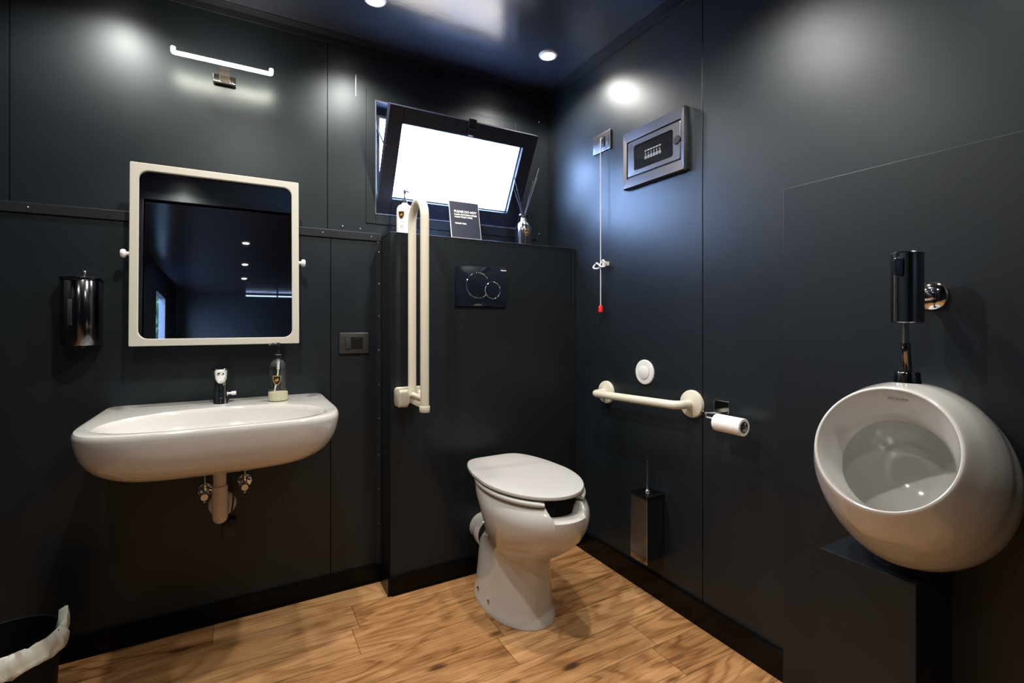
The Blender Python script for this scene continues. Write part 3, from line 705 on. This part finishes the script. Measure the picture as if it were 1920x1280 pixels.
# ------------------------------------------------------------------ mirror light
t = thing('wall_lamp', 'slim lit tube lamp with chrome bracket on the wall above the mirror', 'wall lamp', (-.053, YU, 2.08))
zb, yb_ = 2.113, 2.136
bm = B(); tube(bm, fillet([(-.212, yb_ + .004, zb + .020), (-.212, yb_, zb), (.108, yb_, zb), (.108, yb_ + .004, zb + .020)], .006, 5), .0070, 16); obj('lit_tube', bm, 'bar', t, label='glowing lamp tube')
bm = B(); box(bm, -.071, -.035, yb_ + .006, YU - .018, zb - .004, zb + .001); obj('stem', bm, 'satin', t, smooth=0, bevel=.001)
bm = B(); box(bm, -.093, -.013, YU - .024, YU - .0003, zb - .034, zb - .002); obj('bracket', bm, 'chrome', t, smooth=0, bevel=.003)

# ------------------------------------------------------------------ wall soap dispenser
t = thing('soap_dispenser', 'dark chrome half-round soap dispenser on the wall left of the mirror', 'soap dispenser', (-.462, YL, 1.05))
def dring(r, z, n=40):
    return [(-.462 + r * math.cos(a), YL - .040 + r * math.sin(a), z) for a in [PI + PI * i / n for i in range(n + 1)]] + [(-.462 + r, YL, z), (-.462 - r, YL, z)]
bm = B(); loft(bm, [dring(.049, 1.056), dring(.0505, 1.059), dring(.0505, 1.268), dring(.049, 1.270)]); obj('dispenser_body', bm, 'dchrome', t, smooth=40)
bm = B(); loft(bm, [dring(.052, 1.2705), dring(.0535, 1.272), dring(.0535, 1.279), dring(.051, 1.281)]); obj('dispenser_lid', bm, 'dchrome', t, smooth=40)
bm = B(); lathe(bm, (-.450, YL - .052, 1.281), [(.006, 0), (.004, .004), (.004, .008), (.008, .012), (.0085, .016), (.005, .021), (.0001, .022)], 'z', 20); obj('lid_knob', bm, 'chrome', t)
bm = B(); an = math.radians(252); cx_, cy_ = -.462 + .0506 * math.cos(an), YL - .040 + .0506 * math.sin(an)
plate(bm, (cx_, cy_, 1.165), (-math.sin(an), math.cos(an), 0), (0, 0, 1), (math.cos(an), math.sin(an), 0), .012, .085, .005, .0015, .0005); obj('level_window', bm, 'satin', t, label='narrow grey level window')
bm = B(); lathe(bm, (-.452, YL - .072, 1.058), [(.010, 0), (.010, -.010), (.006, -.013)], 'z', 20); obj('push_valve', bm, 'black', t)

# ------------------------------------------------------------------ socket
t = thing('power_socket', 'dark grey wall plate with switch and socket right of the washbasin', 'power socket', (.427, YL, 1.042))
bm = B(); plate(bm, (.427, YL - .0003, 1.043), (1, 0, 0), (0, 0, 1), (0, -1, 0), .126, .090, .008, .010, .004); obj('cover_plate', bm, 'gunblack', t)
bm = B(); box(bm, .390, .462, YL - .0112, YL - .009, 1.018, 1.0685); obj('module_frame', bm, 'black', t, smooth=0)
bm = B(); plate(bm, (.4015, YL - .011, 1.043), (1, 0, 0), (0, 0, 1), (0, -1, 0), .022, .047, .002, .003, .001); obj('switch_rocker', bm, 'gunblack', t)
bm = B(); lathe(bm, (.437, YL - .0112, 1.043), [(.0215, 0), (.0215, -.0012), (.0200, -.0016), (.0195, -.0004), (.001, -.0002)], 'y', 36); obj('socket_face', bm, 'black', t)
bm = B(); box(bm, .4345, .4395, YL - .0145, YL - .011, 1.022, 1.026); obj('earth_contact', bm, 'chrome', t, smooth=0)

# ------------------------------------------------------------------ folding grab rail
t = thing('folding_grab_rail', 'cream U-shaped folding grab rail, folded upright beside the toilet', 'grab rail', (.620, YB, .83))
xr = .620; ya, yb2 = 1.945, 1.790
pts = [(xr, ya, .83), (xr, ya, 1.535)] + [(xr, (ya + yb2) / 2 + .0775 * math.cos(a), 1.535 + .0775 * math.sin(a)) for a in [PI * k / 16 for k in range(1, 16)]] + [(xr, yb2, 1.535), (xr, yb2, .806)]
bm = B(); tube(bm, pts, .0168, 28); obj('rail_tube', bm, 'cream', t)
bm = B(); lathe(bm, (xr, yb2, .806), [(.0195, .004), (.0205, .002), (.0205, -.016), (.018, -.020)], 'z', 28); obj('end_cap', bm, 'cream', t)
bm = B(); plate(bm, (.620, YB - .0003, .826), (1, 0, 0), (0, 0, 1), (0, -1, 0), .12, .070, .014, .012, .004); obj('wall_plate', bm, 'cream', t)
bm = B(); rings = []
for x, s in ((.556, .006), (.558, .001), (.590, 0), (.597, .006), (.604, .018)):
    rings.append([(x, ya + .004 + a, .824 + b) for a, b in rrect(.082 - 2 * s, .072 - 2 * s, .014)])
loft(bm, rings); obj('hinge_housing', bm, 'cream', t, smooth=50)
bm = B(); lathe(bm, (.600, ya + .005, .828), [(.012, 0), (.012, .040), (.020, .042), (.024, .046), (.024, .055)], 'x', 24)
box(bm, xr - .008, xr + .008, yb2, ya, .800, .814); tube(bm, [(xr, yb2 + .01, .835), (xr, ya, .835)], .010, 16); box(bm, .630, .650, ya, YB - .005, .804, .848); obj('hinge_arm', bm, 'cream', t, smooth=40)

# ------------------------------------------------------------------ flush plate
t = thing('flush_plate', 'black glossy flush plate with two round chrome-ringed buttons over the toilet', 'flush plate', (.961, YB, 1.295))
bm = B(); plate(bm, (.961, YB - .0005, 1.2955), (1, 0, 0), (0, 0, 1), (0, -1, 0), .256, .181, .004, .012, .002); obj('glass_plate', bm, 'blackgloss', t)
def arc(cx, cz, r, a0, a1, y): return [(cx + r * math.cos(math.radians(a)), y, cz + r * math.sin(math.radians(a))) for a in range(a0, a1 + 1, 3)]
yb3 = YB - .0128
bm = B(); tube(bm, arc(.941, 1.299, .0575, 35, 318, yb3), .0022, 10); obj('button_ring', bm, 'chrome', t, label='large chrome ring')
bm = B(); tube(bm, arc(1.016, 1.279, .0385, 0, 360, yb3), .0021, 10, cap=False); obj('button_ring', bm, 'chrome', t, label='small chrome ring')
text('maker_mark', 'Geberit', 'edge', t, (1.056, YB - .0130, 1.370), (1, 0, 0), (0, 0, 1), .0095, .0002)

# ------------------------------------------------------------------ things on the cistern ledge
ZL = 1.5092
WC = (.640, 2.115)
t = thing('soap_bottle', 'opaque white pump bottle with crest, standing on the ledge under the window', 'soap dispenser', (*WC, ZL))
bm = B(); lathe(bm, (*WC, ZL), [(.032, 0), (.0355, .003), (.0355, .112), (.034, .128), (.028, .139), (.016, .146), (.013, .147), (.013, .152)], 'z', 48); obj('bottle_body', bm, 'whitebottle', t)
emblem(t, WC, .0355, math.atan2(-WC[1], -WC[0]) - .42, ZL + .093, .036)
ph = math.atan2(-WC[1], -WC[0]) - .30; q = Vector((WC[0] + .0362 * math.cos(ph), WC[1] + .0362 * math.sin(ph), 0)); U_ = Vector((-math.sin(ph), math.cos(ph), 0))
for zz, s in ((ZL + .064, .0042), (ZL + .045, .006), (ZL + .037, .006)):
    text('bottle_print', 'HAND SOAP' if s < .005 else 'SOAP', 'greyink', t, (q.x - U_.x * .010, q.y - U_.y * .010, zz), U_, (0, 0, 1), s, ext=.0002)
pump(t, WC, ZL + .152, .85, math.radians(20), .060)
# sign
t = thing('sign', 'small dark blue sign asking what not to flush, leaning on the window ledge', 'sign', (.90, 2.04, ZL))
le = math.radians(12); SV = Vector((0, math.sin(le), math.cos(le))); SN = Vector((0, -math.cos(le), math.sin(le))); ya_ = math.radians(2)
SU = Vector((1, 0, 0)); SO = Vector((.900, 2.040, ZL + .0905))
bm = B(); plate(bm, SO - SN * .004, SU, SV, SN, .148, .178, .001, .004, .0004, n=1); obj('card', bm, 'edge', t, smooth=0, label='pale edged backing')
bm = B(); plate(bm, SO + SN * .0002, SU, SV, SN, .143, .173, .001, .0008, .0002, n=1); obj('printed_face', bm, 'card', t, smooth=0)
def stext(s, a, b, size, bold): text('lettering', s, 'ink', t, SO + SU * a + SV * b + SN * .0012, SU, SV, size, bold, ext=.0002)
stext('PLEASE DO NOT', -.052, .034, .0150, .0004)
stext('FLUSH ANYTHING OTHER', -.052, .021, .0095, .0004)
stext('THAN TOILET PAPER', -.052, .009, .0095, .0004)
stext('THANK YOU', -.052, -.022, .0095, .0004)
# reed diffuser
DC = (1.268, 2.135)
t = thing('reed_diffuser', 'dark mirrored glass bottle with dark scent reeds at the right end of the ledge', 'reed diffuser', (*DC, ZL))
bm = B(); lathe(bm, (*DC, ZL), [(.038, 0), (.042, .003), (.043, .085), (.041, .106), (.033, .126), (.021, .138), (.0175, .144), (.0175, .158), (.026, .168), (.026, .174), (.015, .174), (.014, .140), (.001, .138)], 'z', 44, cap=True); obj('bottle_body', bm, 'mercury', t)
emblem(t, DC, .043, math.atan2(-DC[1], -DC[0]) + .40, ZL + .075, .034)
for tx, ty, tz in ((1.190, 2.10, 1.868), (1.222, 2.15, 1.81), (1.33, 2.10, 1.875), (1.352, 2.12, 1.93), (1.362, 2.16, 1.895), (1.345, 2.18, 1.85), (1.316, 2.12, 1.86)):
    bm = B(); d0 = Vector((tx, ty, tz)); b0 = Vector((DC[0] - (tx - DC[0]) * .06, DC[1], ZL + .142)); tube(bm, [b0, d0], .0021, 8); obj('reed', bm, 'reed', t)

# ------------------------------------------------------------------ right wall fittings
XW = XR - .0003; UY, VZ, DN = (0, 1, 0), (0, 0, 1), (-1, 0, 0)
# pull cord alarm
t = thing('pull_cord_switch', 'grey wall plate with long white alarm cord and red end pull', 'alarm cord', (XR, 1.787, 1.98))
bm = B(); plate(bm, (XW, 1.787, 1.980), UY, VZ, DN, .126, .090, .004, .010, .003); obj('cover_plate', bm, 'gun', t)
bm = B(); plate(bm, (XW - .0098, 1.770, 1.980), UY, VZ, DN, .020, .046, .002, .004, .001); obj('switch_insert', bm, 'black', t)
for dy in (-.026, .026):
    bm = B(); plate(bm, (XW - .0095, 1.772 + dy, 1.980), UY, VZ, DN, .022, .046, .001, .002, .0005); obj('blank_insert', bm, 'gun', t)
bm = B(); tube(bm, smoothpath([(XR - .012, 1.770, 1.995), (XR - .022, 1.770, 1.992), (XR - .028, 1.770, 1.98), (XR - .028, 1.7705, 1.90)]) + [Vector((XR - .028, 1.7705, 1.405)), Vector((XR - .028, 1.7705, 1.21))], .0021, 10); obj('cord', bm, 'plastic', t, label='thin white cord')
bm = B(); lathe(bm, (XR - .028, 1.7705, 1.179), [(.0085, 0), (.0100, .002), (.0100, .024), (.0085, .030), (.004, .033)], 'z', 20); obj('end_pull', bm, 'red', t, label='red plastic end pull')
bm = B()
for cy_, cz_, r1, r2 in ((1.798, 1.398, .020, .013), (1.752, 1.405, .018, .015)):
    tube(bm, [(XR - .030 + .006 * math.sin(2 * a), cy_ + r1 * math.cos(a), cz_ + r2 * math.sin(a)) for a in [2 * PI * k / 28 for k in range(29)]], .0038, 10, cap=False)
box(bm, XR - .030, XR - .001, 1.742, 1.756, 1.396, 1.414)
obj('cord_clip', bm, 'plastic', t, label='white looped cord clip')
# electrical panel
t = thing('electrical_panel', 'dark grey fuse panel with smoked window high on the right wall', 'fuse panel', (XR, 1.452, 1.835))
yc_, zc_ = 1.452, 1.8355
def prr(w_, h_, r, d, n=5): return [Vector((XW - d, yc_ + a, zc_ + b)) for a, b in rrect(w_, h_, r, n)]
bm = B(); loft(bm, [prr(.342, .247, .006, 0), prr(.342, .247, .006, .020), prr(.334, .239, .006, .027), prr(.300, .160, .004, .022), prr(.296, .156, .004, .014)], True, True); obj('panel_frame', bm, 'gun', t, smooth=30)
bm = B(); loft(bm, [prr(.290, .150, .006, .014), prr(.290, .150, .006, .019), prr(.284, .144, .006, .0215), prr(.216, .108, .012, .0205), prr(.214, .106, .012, .0155)], False, True); dr = obj('panel_door', bm, 'gun', t, smooth=30)
bm = B(); loft(bm, [prr(.214, .106, .012, .0162), prr(.212, .104, .012, .0168)]); obj('smoked_window', bm, 'smoke', dr, smooth=20)
for k in range(6):
    y = 1.492 - k * .0155
    bm = B(); box(bm, XW - .0182, XW - .0168, y - .0060, y + .0060, 1.815, 1.828)
    box(bm, XW - .0182, XW - .0168, y - .0060, y + .0060, 1.846, 1.852); box(bm, XW - .0195, XW - .0168, y - .0018, y + .0018, 1.830, 1.840)
    obj('breaker', bm, 'breaker', t, smooth=0, label='pale circuit breaker')
bm = B(); lathe(bm, (XW - .0165, 1.322, 1.838), [(.017, 0), (.017, .006), (.014, .009), (.001, .009)], (-1, 0, 0), 24); obj('door_catch', bm, 'black', t)
# round button
t = thing('call_button', 'round white push button plate on the wall above the short grab bar', 'push button', (XR, 1.513, .921))
bm = B(); lathe(bm, (XW, 1.513, .921), [(.0525, 0), (.0525, .004), (.050, .007), (.031, .0085), (.0305, .006)], (-1, 0, 0), 48); obj('button_plate', bm, 'plastic', t)
bm = B(); lathe(bm, (XW - .006, 1.513, .921), [(.0295, 0), (.0295, .004), (.027, .0055), (.0001, .0055)], (-1, 0, 0), 40); obj('button', bm, 'plastic', t)
# grab bar
t = thing('grab_bar', 'short cream horizontal grab bar with two round flanges on the right wall', 'grab bar', (XR, 1.51, .81))
for y, z in ((1.757, .806), (1.266, .823)):
    bm = B(); lathe(bm, (XW, y, z), [(.0525, 0), (.0525, .006), (.050, .012), (.040, .016), (.024, .018), (.0175, .022)], (-1, 0, 0), 44); obj('wall_flange', bm, 'cream', t)
bm = B(); tube(bm, fillet([(XW - .005, 1.757, .806), (1.415, 1.757, .806), (1.415, 1.266, .823), (XW - .005, 1.266, .823)], .045, 10), .0165, 28); obj('bar', bm, 'cream', t)
# toilet roll holder
t = thing('toilet_roll_holder', 'chrome toilet roll holder on the right wall beside the grab bar', 'toilet roll holder', (XR, 1.136, .83))
bm = B(); plate(bm, (XW, 1.136, .831), UY, VZ, DN, .060, .044, .002, .007, .001); obj('wall_plate', bm, 'chrome', t, smooth=20)
bm = B(); box(bm, 1.420, XW - .006, 1.148, 1.166, .812, .817); v_ = bm.verts[:]
v_ = [v for v in v_ if v.co.x > 1.48 and v.co.y < 1.15]
for v in v_: v.co.y -= .035
tube(bm, [(1.430, 1.155, .8145), (1.432, 1.150, .798), (1.432, .996, .798)], .0055, 16); obj('holder_arm', bm, 'chrome', t, smooth=30)
rl = thing('toilet_roll', 'nearly used white toilet roll hanging on the chrome holder', 'toilet roll', (1.430, 1.055, .790))
cR = Vector((1.431, 1.004, .789))
bm = B(); lathe(bm, cR, [(.0195, .0005), (.0275, 0), (.0290, .0015), (.0290, .1035), (.0275, .105), (.0195, .1045)], 'y', 44, cap=False); obj('paper', bm, 'paper', rl)
bm = B(); lathe(bm, cR, [(.0195, .001), (.0195, .104), (.0180, .104), (.0180, .001)], 'y', 40, cap=False)
vs = bm.verts; obj('cardboard_core', bm, 'core', rl, smooth=50)
# brush holder
t = thing('toilet_brush_holder', 'chrome square toilet brush holder on the right wall near the skirting', 'brush holder', (XR, 1.45, .175))
bm = B(); box(bm, 1.402, 1.492, 1.407, 1.493, .182, .425); obj('holder_box', bm, 'casing', t, smooth=0, bevel=.001)
bm = B(); box(bm, 1.3995, 1.402, 1.404, 1.496, .172, .428); obj('front_panel', bm, 'chrome', t, smooth=0, bevel=.0006)
bm = B(); box(bm, 1.400, 1.496, 1.405, 1.495, .430, .442); obj('cap', bm, 'dchrome', t, smooth=0, bevel=.0015)
bm = B(); box(bm, 1.485, XW, 1.415, 1.485, .22, .40); obj('wall_plate', bm, 'dchrome', t, smooth=0)
t2 = thing('toilet_brush', 'toilet brush with thin steel handle standing in the square holder', 'toilet brush', (1.450, 1.452, .44))
bm = B(); lathe(bm, (1.450, 1.452, .4425), [(.012, 0), (.011, .004), (.0065, .008), (.0060, .030), (.0042, .034), (.0042, .126), (.003, .129)], 'z', 20); obj('handle', bm, 'chrome', t2)

# ------------------------------------------------------------------ waste bin with bag
BX, BY, BZ = -.560, 1.825, .262
t = thing('waste_bin', 'black waste bin lined with a white bag, cut by the left edge', 'waste bin', (BX, BY, 0))
bm = B(); lathe(bm, (BX, BY, 0), [(.099, .001), (.102, .01), (.116, BZ), (.112, BZ), (.099, .015), (.0001, .012)], 'z', 48, cap=False); bm.faces.new([v for v in bm.verts[:48]][::-1]); obj('bin_body', bm, 'binblack', t)
bm = B(); lathe(bm, (BX, BY, BZ), [(.112, -.002), (.118, -.001), (.119, .004), (.117, .007), (.111, .005)], 'z', 48, cap=False); obj('bin_rim', bm, 'black', t)
bm = B(); rings = []; n_ = 120
for j, (r, z) in enumerate(((.106, -.06), (.108, -.01), (.114, .012), (.122, .014), (.126, -.002), (.128, -.018), (.127, -.032), (.128, -.042))):
    ring = []
    for i in range(n_):
        a = 2 * PI * i / n_
        q = noise.fractal(Vector((math.cos(a) * 3.4, math.sin(a) * 3.4, j * .33)), 1, 2, 4); q2 = noise.noise(Vector((math.cos(a) * 1.4 + 3, math.sin(a) * 1.4, 0)))
        q3 = noise.fractal(Vector((math.cos(a) * 9, math.sin(a) * 9, j * .8 + 5)), 1, 2, 3); rr_ = r + .010 * q * (j > 1) + .006 * q3 * (j > 1) + (.004 * q2 if j > 3 else 0); zz = z + (.012 * q + .005 * q3) * (j > 0) + (.022 * q2 * (j - 2) / 5 if j > 2 else 0)
        spike = max(0, 1 - abs((a - math.radians(20)) / .22)); zz += .030 * spike * (1 if 1 < j < 5 else .3)
        far = min(1, max(0, (abs(((a - math.radians(-62) + PI) % (2 * PI)) - PI) - math.radians(88)) / .35))
        far = far * far * (3 - 2 * far); rr_ = rr_ * (1 - far) + (.105 - .0006 * j) * far; zz = zz * (1 - far) + (-.15 + .006 * j) * far
        ring.append((BX + rr_ * math.cos(a), BY + rr_ * math.sin(a), BZ + zz))
    rings.append(ring)
loft(bm, rings, False, False); o = obj('bin_bag', bm, 'bag', t, smooth=70, label='crumpled white plastic bag')
so = o.modifiers.new('thick', 'SOLIDIFY'); so.thickness = .0012
